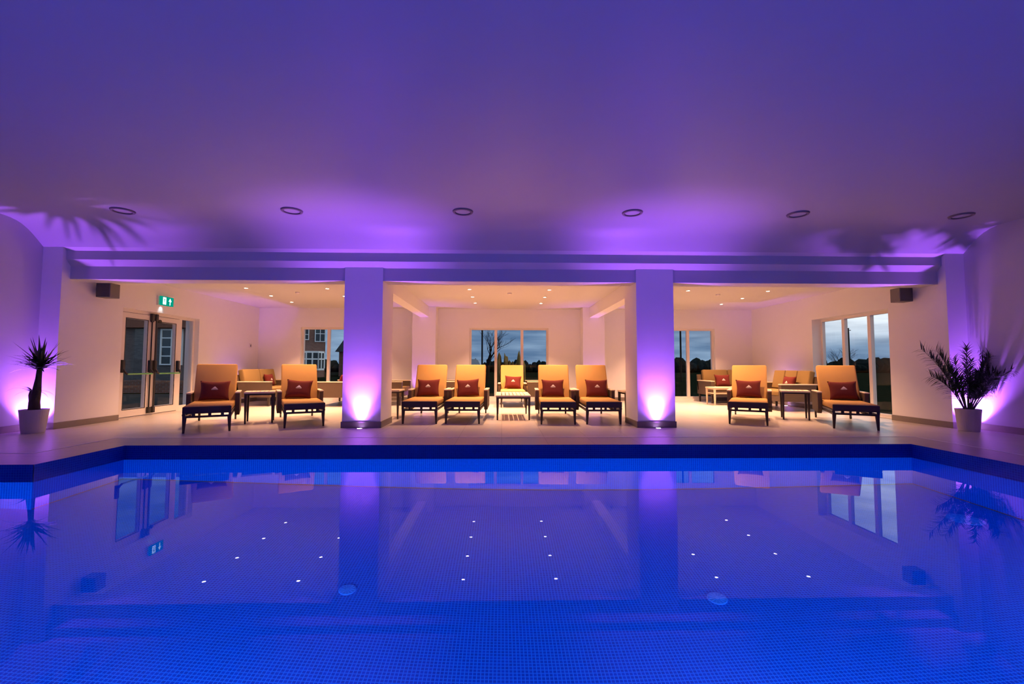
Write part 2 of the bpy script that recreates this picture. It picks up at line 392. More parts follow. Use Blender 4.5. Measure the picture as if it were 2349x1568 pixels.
# double exit door with panic bars (in left lounge wall)
d = struct(empty('door_1', (XL-.13, DY0, 0), PI/2))    # local x runs along +Y, local -y faces into the room
W = DY1-DY0-.001; H = DZ-.001
fr = MB(); t = .06
fr.box((0,-.03,0),(W,.05,.02)); fr.box((0,-.03,H-t),(W,.05,H)); fr.box((0,-.03,.02),(t,.05,H-t)); fr.box((W-t,-.03,.02),(W,.05,H-t)); fr.box((1.60,-.03,.02),(1.68,.05,H-t))
fr.build('door_frame', M['upvc'], d)
MB().box((.0,-.034,.02),(.018,-.03,H-.02)).build('gasket', M['black'], d)
def leaf(x0, x1, bolt):
    st = .12; l = MB(); z0, z1 = .03, H-t-.01
    l.box((x0,-.045,z0),(x1,.03,z0+.14)); l.box((x0,-.045,z1-.11),(x1,.03,z1)); l.box((x0,-.045,z0+.14),(x0+st,.03,z1-.11)); l.box((x1-st,-.045,z0+.14),(x1,.03,z1-.11))
    lf = l.build('door_leaf', M['upvc'], d)
    MB().box((x0+st,-.015,z0+.14),(x1-st,-.007,z1-.11)).build('pane', M['glass'], lf)
    g = MB()
    for a in ((x0+st-.012,z0+.128,x0+st,z1-.098),(x1-st,z0+.128,x1-st+.012,z1-.098),(x0+st,z0+.128,x1-st,z0+.14),(x0+st,z1-.11,x1-st,z1-.098)):
        g.box((a[0],-.048,a[1]),(a[2],-.04,a[3]))
    g.build('glazing_gasket', M['black'], lf)
    h = MB()
    for x in (x0+.055, x1-.055):
        h.box((x-.03,-.10,.86),(x+.03,-.045,1.10), bevel=.01); h.tube([(x,-.09,.92),(x,-.13,.86),(x+(.03 if x < (x0+x1)/2 else -.03),-.14,.835)], .02)
    h.build('bar_bracket', M['blackmetal'], lf)
    MB().tube([(x0+.08,-.14,.835),(x1-.08,-.14,.835)], .016, 10).build('push_bar', M['green_bar'], lf)
    xb = x1-.05 if bolt > 0 else x0+.05
    r = MB(); r.tube([(xb,-.075,.05),(xb,-.075,H-.04)], .014)
    r.box((xb-.03,-.10,.05),(xb+.03,-.045,.17), bevel=.008); r.box((xb-.03,-.10,H-.17),(xb+.03,-.045,H-.03), bevel=.008)
    r.lathe([(.036,0),(.036,.03)], n=16, mtx=Matrix.Translation((xb-.09*bolt if bolt < 0 else xb-.0,-.06,H-.17)) @ Matrix.Rotation(PI/2,4,'X'))
    r.build('bolt_rod', M['blackmetal'], lf)
leaf(.065, .825, 1); leaf(.835, 1.595, -1)
MB().box((1.68,-.005,.02+.1),(W-t,.003,H-t)).build('side_pane', M['glass'], d)
MB().box((1.68,-.03,.02),(W-t,.05,.12)).build('side_panel_rail', M['upvc'], d)

# ------------------------------------------------------------------ lights
def spot(name, loc, direc, power, col, ang, blend=1., size=.04):
    l = bpy.data.lights.new(name, 'SPOT'); l.energy = power; l.color = col; l.spot_size = R(ang); l.spot_blend = blend; l.shadow_soft_size = size
    o = bpy.data.objects.new(name, l); COL.objects.link(o); o.location = loc
    o.rotation_euler = Vector(direc).to_track_quat('-Z', 'Y').to_euler(); return o
LY = [8.66, 9.70, 10.75, 11.80]; LX = [-5.50, -3.77, -.71, 1.03, 4.085, 5.86]
LAMP_W = 150; ROWK = [2.2,2.8,3.8,3.7]
nm = {-5.50: 'left bay outer line', -3.77: 'left bay inner line', -.71: 'middle bay left line', 1.03: 'middle bay right line', 4.085: 'right bay inner line', 5.86: 'right bay outer line'}
od = ['nearest the pool', 'second back from the pool', 'third back from the pool', 'nearest the back wall']
proto = None
for x in LX:
    for k, y in enumerate(LY):
        # lines in the side bays are staggered: every second position of the pair is blank
        if x in (-3.77, 4.085) and k == 3 and False: continue
        lab = 'small glowing ceiling spotlight, %s, %s' % (nm[x], od[k])
        if proto is None:
            proto = empty('ceiling_spotlight', (x, y, ZA))
            MB().lathe([(.045,-.006),(.045,0),(.034,0),(.034,-.006)], n=24, cap0=False, cap1=False).build('rim', M['ring'], proto)
            MB().lathe([(.0335,-.004),(.0335,-.001)], n=20).build('lamp', M['lamp'], proto)
            t = proto
        else:
            t = copy_tree(proto); t.location = (x, y, ZA)
        tag(t, lab, 'spotlight', 'lit spotlights in the lounge ceiling')
        spot('spotlight_beam', (x, y, ZA-.03), (0,0,-1), LAMP_W*ROWK[k], WARM, 92, .9, .035)
dn = ['leftmost of the six, above the exit door bay', 'second from the left, above the left column', 'third from the left, left of the ceiling middle', 'fourth from the left, above the right column', 'fifth from the left, above the right bay', 'rightmost of the six, near the palm corner']
proto = None
for k, (x, y) in enumerate([(-5.407,6.43),(-2.99,6.36),(-.563,6.33),(1.864,6.31),(4.266,6.3),(6.68,6.3)]):
    y = y-.02
    if proto is None:
        t = proto = empty('round_downlight', (x, y, ZH))
        MB().lathe([(.108,-.004),(.112,-.02),(.14,-.018),(.148,0)], n=32, cap0=False, cap1=False).build('rim', M['rim2'], t)
        MB().lathe([(.105,-.005),(.105,-.0005)], n=32).build('lens', M['lens_off'], t)
    else: t = copy_tree(proto)
    t.location = (x, y, ZH)
    tag(t, 'unlit round ceiling downlight over the pool, ' + dn[k], 'downlight', 'unlit downlights in the hall ceiling')
for x, y, w in ((.172,10.15,'middle'),(-4.63,10.2,'left'),(4.97,10.16,'right')):
    t = tag(empty('smoke_detector', (x,y,ZA)), 'small white smoke detector on the %s bay ceiling' % w, 'smoke detector', 'ceiling smoke detectors')
    MB().lathe([(.02,-.04),(.045,-.03),(.05,-.012),(.05,0)], n=20).build('cover', M['white'], t)
# floor uplights
UP = [(-2.262,7.26,(0,-.03,1),540,68,'at the foot of the left column'),
      (2.53,7.26,(0,-.03,1),540,68,'at the foot of the right column'),
      (-7.2,7.13,(.03,-.05,1),560,92,'behind the white yucca pot'),
      (7.57,7.12,(.0,-.05,1),760,96,'behind the white palm pot'),
      (-6.9,11.6,(0,.05,1),130,90,'by the left lounge wall behind the sofa'),
      (7.27,11.4,(0,.05,1),90,90,'by the right lounge wall behind the sofa'),
      (-2.18,12.5,(0,.1,1),130,80,'at the foot of the left rear pier'),
      (2.6,12.5,(0,.1,1),130,80,'at the foot of the right rear pier'),
      (-5.2,-1.9,(.1,.75,1),300,110,'by the near hall wall, far left, added out of view to light the ceiling'),  # near wall row: unseen bluish fill, added to brighten the hall ceiling
      (-1.9,-1.9,(.05,.75,1),300,110,'by the near hall wall, left of the camera, added out of view to light the ceiling'),
      (1.9,-1.9,(-.05,.75,1),300,110,'by the near hall wall, right of the camera, added out of view to light the ceiling'),
      (5.2,-1.9,(-.1,.75,1),300,110,'by the near hall wall, far right, added out of view to light the ceiling')]
proto = None
for x, y, dr, pw, an, w in UP:
    if proto is None:
        t = proto = empty('floor_uplight', (x,y,0))
        MB().lathe([(.038,0),(.038,.004),(.05,.004),(.052,0)], n=24, cap0=False, cap1=False).build('rim', M['steel'], t)
        MB().lathe([(.0375,.0005),(.0375,.003)], n=20).build('lens', M['uplamp'], t)
    else: t = copy_tree(proto)
    t.location = (x,y,0)
    tag(t, 'round purple recessed uplight in the floor ' + w, 'uplight', 'purple floor uplights')
    spot('uplight_beam', (x,y,.02), dr, pw, PURP if y > 0 else (.11,.125,1.), an, 1., .03)
    if 'column' in w: spot('uplight_beam_flood', (x,y,.02), (0,-.25,1), 95, PURP, 126, 1., .03)
# underwater pool lamps in the near and side walls
PL = [(-4.6,PN,(0,1,0)),(-1.6,PN,(0,1,0)),(1.6,PN,(0,1,0)),(4.4,PN,(0,1,0))]
proto = None
for x, y, dr in PL:
    if proto is None:
        t = proto = empty('pool_lamp', (x,y,-.75))
        MB().lathe([(.13,0),(.13,.02),(.11,.03),(.1,.03)], n=24, cap0=True, cap1=False, mtx=Matrix.Rotation(-PI/2,4,'X')).build('rim', M['steel'], t)
        MB().lathe([(.1,.01),(.1,.025)], n=24, mtx=Matrix.Rotation(-PI/2,4,'X')).build('lens', M['poollamp'], t)
    else: t = copy_tree(proto)
    t.location = (x,y,-.75)
    tag(t, 'round underwater lamp in the near pool wall', 'pool lamp', 'underwater lamps in the near pool wall')
    l = bpy.data.lights.new('pool_beam', 'AREA'); l.shape = 'DISK'; l.size = .2; l.energy = 50; l.color = (.25,.47,1.); l.spread = R(170)
    o = bpy.data.objects.new('pool_beam', l); COL.objects.link(o); o.location = (x, y+.04, -.75); o.rotation_euler = Vector(dr).to_track_quat('-Z','Y').to_euler()

# ------------------------------------------------------------------ cushions
def pillow_surface(u, v, w, h, th, side):
    k = 1 - .10*(1-v*v) if True else 1
    k2 = 1 - .12*(1-u*u)
    x = u*w/2*k; z = v*h/2*k2
    t = th/2*((max(0,1-u**4))*(max(0,1-v**4)))**.55
    return Vector((x, side*t, z))
def make_pillow(name='cushion', w=.44, h=.36, th=.13):
    root = empty(name)
    m = MB(); n = 14; V = []; F = []
    for side in (-1, 1):
        for j in range(n+1):
            for i in range(n+1):
                V.append(pillow_surface(-1+2*i/n, -1+2*j/n, w, h, th, side))
    o = (n+1)**2
    for s in (0, 1):
        for j in range(n):
            for i in range(n):
                a = s*o+j*(n+1)+i; F.append((a, a+1, a+n+2, a+n+1))
    m._add(V, F); bmesh.ops.remove_doubles(m.bm, verts=m.bm.verts[:], dist=.0005)
    m.build('cover', M['maroon'], root, smooth=True)
    # mountain emblem embroidered on the front
    def em(pts):
        e = MB(); P = []
        for (a, b_) in pts:
            p = pillow_surface(a, b_, w, h, th, -1); p.y -= .003; P.append(p)
        e._add(P, [tuple(range(len(P)))]); return e
    a = MB()
    for pts in ([(-.26,-.10),(-.14,.06),(-.04,.20),(.02,.26),(.10,.16),(.18,.04),(.27,-.10),(.14,-.04),(.05,.0),(-.06,-.02),(-.15,-.05)],
                [(-.24,-.16),(-.1,-.09),(.0,-.07),(.12,-.10),(.25,-.16),(.1,-.125),(.0,-.12),(-.1,-.13)]):
        P = []
        for q in pts:
            p = pillow_surface(q[0], q[1]+.06, w, h, th, -1); p.y -= .004; P.append(p)
        vs_ = [a.bm.verts.new(p) for p in P]; c = a.bm.verts.new(sum(P, Vector())/len(P))
        for i in range(len(vs_)): a.bm.faces.new((vs_[i], vs_[(i+1)%len(vs_)], c))
    a.build('emblem', M['emblem'], root)
    return root
pillow0 = make_pillow()
pillow_used = [False]
def put_pillow(loc, rz, tilt, label, roll=0, group='maroon scatter cushions', s=1):
    if not pillow_used[0]: p = pillow0; pillow_used[0] = True
    else: p = copy_tree(pillow0)
    p.location = loc; p.rotation_mode = 'XYZ'
    mt = Matrix.Rotation(rz,4,'Z') @ Matrix.Rotation(tilt,4,'X') @ Matrix.Rotation(roll,4,'Y')
    p.rotation_euler = mt.to_euler(); p.scale = (s,s,s)
    tag(p, label, 'cushion', group); return p

# ------------------------------------------------------------------ sun lounger
HWD = .305
def make_lounger():
    root = empty('sun_lounger')
    fr = MB()
    for z0, z1 in ((.285,.305),(.225,.255)):
        fr.box((-HWD,0,z0),(HWD,.03,z1)); fr.box((-HWD,0.03,z0),(-HWD+.03,1.88,z1)); fr.box((HWD-.03,.03,z0),(HWD,1.88,z1)); fr.box((-HWD+.03,1.85,z0),(HWD-.03,1.88,z1))
    for x in (-HWD+.015, -.17, .03, .19, HWD-.015): fr.box((x-.02,.004,.255),(x+.02,.026,.285))
    for k in range(9): fr.box((-HWD+.03,.15+k*.2,.285),(HWD-.03,.21+k*.2,.302))
    fr.box((-HWD,-.022,.296),(HWD,-.002,.388), bevel=.004)      # added dark board, stands in for the shade on the cushion's foot end
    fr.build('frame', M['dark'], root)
    for sx in (-1, 1):
        MB().taperleg(sx*(HWD-.025), .03, 0, .226, .026, .05, dx=sx*.008).build('leg', M['dark'], root)
    for sx in (-1, 1):
        l = MB(); l.taperleg(sx*(HWD-.025), 1.78, .055, .226, .03, .045)
        lg = l.build('leg', M['dark'], root)
        MB().lathe([(.034,-.014),(.034,.014)], n=16, mtx=Matrix.Translation((sx*(HWD-.025),1.78,.034)) @ Matrix.Rotation(PI/2,4,'Y')).build('wheel', M['blackmetal'], lg)
    sc_ = MB(); sc_.box((-HWD,.0,.306),(HWD,1.22,.40), bevel=.025, seg=3)
    sc_.build('seat_cushion', M['fabric'], root, smooth=True)
    ang = R(28)
    mt = Matrix.Translation((0,1.17,.405)) @ Matrix.Rotation(-ang,4,'X')
    bc = MB(); bc.box((-HWD,-.10,-.07),(HWD,.0,.66), mt, bevel=.03, seg=3); bc.build('back_cushion', M['fabric'], root, smooth=True)
    bf = MB()
    bf.box((-HWD+.02,.005,-.05),(-HWD+.05,.03,.62), mt); bf.box((HWD-.05,.005,-.05),(HWD-.02,.03,.62), mt); bf.box((-HWD+.05,.005,.58),(HWD-.05,.03,.62), mt)
    for k in range(6): bf.box((-HWD+.05,.01,.05+.09*k),(HWD-.05,.022,.09+.09*k), mt)
    bf.build('back_frame', M['dark'], root)
    for sx in (-1, 1):
        a = MB(); x0, x1 = sorted((sx*(HWD+.004), sx*(HWD+.068)))
        a.prism([(.86,.53),(1.48,.53),(1.48,.20),(.93,.16),(.86,.24)], 'x', x0, x1)
        ar = a.build('arm', M['wicker'], root)
        MB().box((x0-.004,.84,.53),(x1+.004,1.5,.553), bevel=.006).build('arm_cap', M['capwood'], ar)
    return root
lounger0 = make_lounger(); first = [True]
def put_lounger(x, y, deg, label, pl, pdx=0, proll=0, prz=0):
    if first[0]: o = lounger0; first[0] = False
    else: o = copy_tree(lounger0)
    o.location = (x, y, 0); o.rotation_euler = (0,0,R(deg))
    tag(o, label, 'lounger', 'cushioned sun loungers in the lounge')
    m = Matrix.Rotation(R(deg),4,'Z')
    p = m @ Vector((pdx, 1.045, .572)) + Vector((x,y,0))
    put_pillow(p, R(deg+prz), R(-24), pl, R(proll))
CU = 'maroon emblem cushion leaning on the '
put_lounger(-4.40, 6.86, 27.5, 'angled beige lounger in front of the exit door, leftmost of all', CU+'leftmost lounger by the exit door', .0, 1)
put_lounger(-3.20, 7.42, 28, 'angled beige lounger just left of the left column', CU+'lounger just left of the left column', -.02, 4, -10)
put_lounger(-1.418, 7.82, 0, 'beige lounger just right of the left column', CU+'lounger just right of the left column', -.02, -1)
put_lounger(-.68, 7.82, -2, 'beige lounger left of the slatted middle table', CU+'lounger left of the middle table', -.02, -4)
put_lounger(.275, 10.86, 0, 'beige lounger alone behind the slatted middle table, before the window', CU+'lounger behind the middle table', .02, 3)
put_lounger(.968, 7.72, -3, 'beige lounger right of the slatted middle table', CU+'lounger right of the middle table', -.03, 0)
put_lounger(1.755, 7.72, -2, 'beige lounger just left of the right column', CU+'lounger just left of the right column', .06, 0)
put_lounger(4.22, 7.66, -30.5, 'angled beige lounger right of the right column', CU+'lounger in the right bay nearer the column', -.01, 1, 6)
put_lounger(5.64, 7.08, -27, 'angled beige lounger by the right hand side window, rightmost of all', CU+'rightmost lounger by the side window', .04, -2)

# ------------------------------------------------------------------ tables
def make_table(w, d, h, legs=.035, slat=6, shelf=False):
    t = empty('side_table'); top = MB()
    n = slat; g = .012; sw = (w-.08-g*(n-1))/n
    top.box((-w/2,-d/2,h-.03),(w/2,-d/2+.04,h), bevel=.003); top.box((-w/2,d/2-.04,h-.03),(w/2,d/2,h), bevel=.003)
    top.box((-w/2,-d/2+.04,h-.03),(-w/2+.04,d/2-.04,h), bevel=.003); top.box((w/2-.04,-d/2+.04,h-.03),(w/2,d/2-.04,h), bevel=.003)
    for k in range(n): x = -w/2+.04+k*(sw+g); top.box((x+.001,-d/2+.041,h-.022),(x+sw-.001,d/2-.041,h-.002))
    top.build('tabletop', M['tabletop'], t)
    ap = MB(); z0, z1 = h-.06, h-.03
    ap.box((-w/2+.02,-d/2+.02,z0),(w/2-.02,-d/2+.04,z1)); ap.box((-w/2+.02,d/2-.04,z0),(w/2-.02,d/2-.02,z1))
    ap.box((-w/2+.02,-d/2+.04,z0),(-w/2+.04,d/2-.04,z1)); ap.box((w/2-.04,-d/2+.04,z0),(w/2-.02,d/2-.04,z1))
    ap.build('apron', M['dark'], t)
    for sx in (-1,1):
        for sy in (-1,1): MB().taperleg(sx*(w/2-.03), sy*(d/2-.03), 0, h-.03, .026, .045).build('leg', M['dark'], t)
    if shelf: MB().box((-w/2+.03,-d/2+.03,h-.17),(w/2-.03,d/2-.03,h-.15)).build('shelf', M['tabletop'], t)
    return t
t = make_table(.47,.47,.545); t.location = (-4.29,8.12,0); t.rotation_euler = (0,0,R(24)); tag(t, 'square slatted side table between the two left bay loungers', 'table', 'slatted side tables')
t = copy_tree(t); t.location = (5.63,8.56,0); t.rotation_euler = (0,0,R(-28)); tag(t, 'square slatted side table between the two right bay loungers', 'table', 'slatted side tables')
t = copy_tree(t); t.location = (2.47,8.42,0); t.rotation_euler = (0,0,R(2)); tag(t, 'square side table half hidden behind the right column', 'table', 'slatted side tables')
t = copy_tree(t); t.location = (-2.16,8.75,0); t.rotation_euler = (0,0,R(0)); tag(t, 'square side table half hidden behind the left column', 'table', 'slatted side tables')
t = make_table(.65,1.15,.455, slat=8); t.name = 'coffee_table'; t.location = (.215,8.93,0); tag(t, 'long low slatted coffee table in the middle bay before the single lounger', 'table')
t = make_table(.85,.5,.46, slat=8, shelf=True); t.name = 'coffee_table'; t.location = (5.87,11.70,0); tag(t, 'pale low coffee table before the sofa in the right bay', 'table')
for c in kids(t): c.data.materials.clear(); c.data.materials.append(M['tabletop'])

# ------------------------------------------------------------------ sofas (local: front is -y, width along x)
def make_sofa(L, D=.86, ncush=2):
    s = empty('wicker_sofa'); h = .22
    b = MB(); b.box((-L/2,-D/2,h),(L/2,D/2,.34)); b.build('base', M['wicker'], s)
    mt = Matrix.Translation((0,D/2-.1,.34)) @ Matrix.Rotation(R(-12),4,'X')
    MB().box((-L/2,0,0),(L/2,.06,.44), mt).build('back_frame', M['wicker'], s)
    for sx in (-1,1):
        x0, x1 = sorted((sx*L/2, sx*(L/2-.1)))
        a = MB().box((x0,-D/2,.34),(x1,D/2,.585)).build('arm', M['wicker'], s)
        MB().box((x0-.005,-D/2-.005,.585),(x1+.005,D/2+.005,.608), bevel=.006).build('arm_cap', M['capwood'], a)
        for sy in (-1,1): MB().taperleg(sx*(L/2-.05), sy*(D/2-.05), 0, h, .035, .05).build('leg', M['dark'], s)
    iw = (L-.2)/ncush
    for k in range(ncush):
        x0 = -L/2+.1+k*iw
        MB().box((x0+.005,-D/2,.34),(x0+iw-.005,D/2-.13,.45), bevel=.025, seg=3).build('seat_cushion', M['fabric2'], s, smooth=True)
        MB().box((x0+.01,-.14,.10),(x0+iw-.01,-.005,.555), mt, bevel=.03, seg=3).build('back_cushion', M['fabric2'], s, smooth=True)
    return s
def sofa(L, loc, deg, label, **k):
    s = make_sofa(L, **k); s.location = (loc[0],loc[1],0); s.rotation_euler = (0,0,R(deg)); tag(s, label, 'sofa', 'wicker sofas in the lounge'); return s
# facing +x -> rot 90 ; facing -x -> rot -90
sofa(1.66, (6.49,12.50), 0, 'wicker sofa against the back wall in the right bay, facing the pool')
sofa(1.55, (6.62,10.63), -90, 'wicker sofa along the right lounge wall, end arm toward the pool', ncush=3)
sofa(1.75, (-6.12,12.08), 90, 'wicker sofa along the left lounge wall, end arm toward the pool')
sofa(1.75, (-4.18,11.98), -90, 'wicker sofa before the left window, back toward the column')
sofa(1.15, (-2.95,11.98), 90, 'wicker sofa end seen just right of the left column', ncush=1)
sofa(1.2, (-1.25,12.2), -90, 'wicker sofa glimpsed between the first two middle bay loungers', ncush=1)
sofa(1.2, (1.08,12.0), -90, 'wicker sofa glimpsed right of the single rear lounger', ncush=1)
put_pillow((6.15,12.42,.60), 0, R(-16), 'maroon emblem cushion on the right bay back wall sofa', 0)
put_pillow((6.75,10.45,.60), R(-90), R(-14), 'dark maroon cushion on the right wall sofa', 0)
put_pillow((-6.3,12.35,.60), R(90), R(-14), 'dark maroon cushion on the left wall sofa', 0)
put_pillow((-4.05,11.6,.60), R(-90), R(-14), 'dark maroon cushion on the sofa before the left window', 0)

# ------------------------------------------------------------------ plants
def pot(parent, rb, rtp, h):
    MB().lathe([(rb,0),(rb+.004,.01),(rtp,h),(rtp-.018,h),(rtp-.03,h-.05)], n=36, cap1=False).build('pot', M['pot'], parent, smooth=False)
    MB().lathe([(rtp-.03,h-.06),(rtp-.03,h-.045)], n=24).build('soil', M['soil'], parent)
t = tag(empty('potted_yucca', (-6.94,6.87,0)), 'yucca with spiky crown in a white pot, left corner', 'plant')
pot(t, .125, .165, .345)
tr = MB(); tr.tube([(0,0,.28),(-.005,0,.45),(.02,0,.62),(.035,.0,.80),(.045,0,.98)], [.075,.065,.052,.036,.03], 12)
tr.tube([(-.02,0,.45),(-.045,.0,.56),(-.05,0,.62)], [.05,.04,.025], 10)
tr.build('trunk', M['bark'], t, smooth=True)
fo = MB(); rnd = random.Random(3)
for k in range(64):
    a = rnd.uniform(0,2*PI); el = rnd.choice([rnd.uniform(.0,.5), rnd.uniform(.4,1.4)])
    L = rnd.uniform(.30,.44)
    fo.blade((.045+.02*math.cos(a), .02*math.sin(a), .96+rnd.uniform(-.05,.08)), (math.cos(a)*math.cos(el), math.sin(a)*math.cos(el)*.75, math.sin(el)), L*(.85+.2*math.sin(el)), .054, rnd.uniform(.15,.75) if el < .5 else rnd.uniform(.02,.2))
for k in range(13):
    a = rnd.uniform(0,2*PI); el = rnd.uniform(.1,1.0)
    fo.blade((-.045,0,.60), (math.cos(a)*math.cos(el), math.sin(a)*math.cos(el)*.7, math.sin(el)), rnd.uniform(.18,.34), .026, rnd.uniform(.5,1.6))
for v_ in fo.bm.verts:       # leaves stay clear of the wall and pier
    v_.co.x = max(v_.co.x, HL+.012+6.94)
    if v_.co.x-6.94 < XL+.01: v_.co.y = min(v_.co.y, YP-.012-6.87)
fo.build('foliage', M['leaf'], t)
t = tag(empty('potted_palm', (7.315,6.93,0)), 'feathery palm in a white pot, right corner', 'plant')
pot(t, .122, .158, .345)
fo = MB(); st = MB(); rnd = random.Random(11)
fr_ = [(-.42,.2,1.14,.45),(.86,.0,1.28,.42),(-.4,.0,1.08,.35),(.5,.1,1.14,.32),(-.15,-.2,1.02,.2),(.2,.2,1.05,.2),(-.55,-.3,.85,.75),(.8,-.2,.9,.75),(-.35,-.5,.85,.6),(.35,-.5,.8,.7),(-.5,.2,.72,.95),(.8,.15,.78,.95),(.0,-.6,.7,.8),(-.3,.3,.95,.3),(.3,-.1,.95,.35),(.1,-.3,.9,.4),
       (-.12,.1,.85,.3),(.1,.0,.82,.3),(-.4,-.1,.76,.6),(.45,.0,.78,.6),(.02,-.25,.66,.5),(-.2,-.35,.68,.6),(.25,-.35,.7,.6)]
for (dx, dy, L, dr) in fr_:
    d_ = Vector((dx*.62, dy*.55, 1.0)).normalized(); p = Vector((dx*.06, dy*.06, .29)); pts = [p.copy()]; n = 14
    for k in range(n):
        d_ = (d_ + Vector((dx*.05, dy*.03, -dr*.125*(k/n)))).normalized(); p = p + d_*(L/n); pts.append(p.copy())
    for q in pts:   # keep clear of the wall corner
        q.y = min(q.y, .27); q.x = min(q.x, .24 + max(0, (q.z-.4)*0)) if False else q.x
    st.tube(pts, [.009*(1-.8*k/n) for k in range(n+1)], 6)
    for k in range(5, n+1):
        tg = (pts[min(k+1,n)]-pts[k-1]).normalized(); sd = tg.cross(Vector((0,1,.25))).normalized()
        for s_ in (-1,1):
            for h_ in (0,.33,.66):
                pb = pts[k-1].lerp(pts[k], h_+.2)
                dv = (tg*.75 + sd*s_*.75 + Vector((0,rnd.uniform(-.35,.35),rnd.uniform(-.25,.1)))).normalized()
                fo.blade(pb, dv, (.22*(1-.5*abs(k/n-.5))), .021, .5, n=3)
for m_ in (st, fo):
    for v_ in m_.bm.verts:
        v_.co.x = min(v_.co.x, HR-.012-7.315)
        if v_.co.x+7.315 > XR-.01: v_.co.y = min(v_.co.y, YP-.012-6.93)
st.build('stems', M['leaf'], t); fo.build('foliage', M['leaf'], t)

# ------------------------------------------------------------------ wall mounted things
def speaker(x, sx, label):
    t = tag(empty('wall_speaker', (x, 7.86, 2.16)), label, 'speaker', 'grey wall speakers')
    b = MB(); x0, x1 = sorted((sx*.06, sx*.30)); b.box((x0,-.10,0),(x1,.10,.245), bevel=.008)
    bd = b.build('body', M['speaker'], t)
    MB().box((x0+.012,-.108,.012),(x1-.012,-.099,.233), bevel=.003).build('grille', M['grille'], t)
    MB().box((min(0,sx*.07),-.03,.07),(max(0,sx*.07),.03,.17)).build('bracket', M['blackmetal'], t)
speaker(XL, 1, 'grey box speaker high on the left lounge wall')
speaker(XR, -1, 'grey box speaker high on the right lounge wall')
t = tag(empty('exit_sign', (XL, 9.38, 2.225), PI/2), 'lit green exit sign above the double doors', 'sign')
MB().box((-.19,-.03,-.005),(.17,0,.19)).build('backplate', M['upvc'], t)
MB().box((-.175,-.075,0),(.175,-.05,.185)).build('panel', M['signgreen'], t)
s = MB()
s.box((-.12,-.0765,.02),(-.035,-.075,.165))           # doorway
s.prism([(.065,.02),(.085,.02),(.085,.095),(.115,.095),(.075,.16),(.035,.095),(.065,.095)], 'y', -.0765, -.075)   # arrow up
s.build('pictogram', M['signwhite'], t)
s = MB()   # running figure
s.lathe([(.010,0),(.010,.001)], n=12, mtx=Matrix.Translation((-.072,-.0766,.143)) @ Matrix.Rotation(PI/2,4,'X'))
for pl in ([(-.085,.085),(-.068,.083),(-.064,.13),(-.082,.13)], [(-.068,.125),(-.05,.105),(-.045,.112),(-.064,.132)], [(-.082,.128),(-.1,.105),(-.094,.1),(-.078,.118)], [(-.07,.09),(-.052,.06),(-.058,.03),(-.067,.032),(-.063,.06),(-.08,.085)], [(-.085,.09),(-.092,.055),(-.11,.04),(-.106,.032),(-.084,.05),(-.075,.088)]):
    s.prism(pl, 'y', -.0776, -.0767)
s.build('running_figure', M['signgreen'], t)
spot('sign_glow', (XL+.05, 9.30, 2.215), (-.5,0,-1), 1.0, (.8,.95,1.), 90, 1, .02)
t = tag(empty('light_switch', (XL, 12.62, 1.55), PI/2), 'small white switch plate on the left lounge wall', 'switch')
MB().box((-.06,-.012,-.06),(.06,0,.06), bevel=.004).build('plate', M['white'], t)
MB().box((-.02,-.018,-.03),(.02,-.012,.03), bevel=.002).build('rocker', M['speaker'], t)

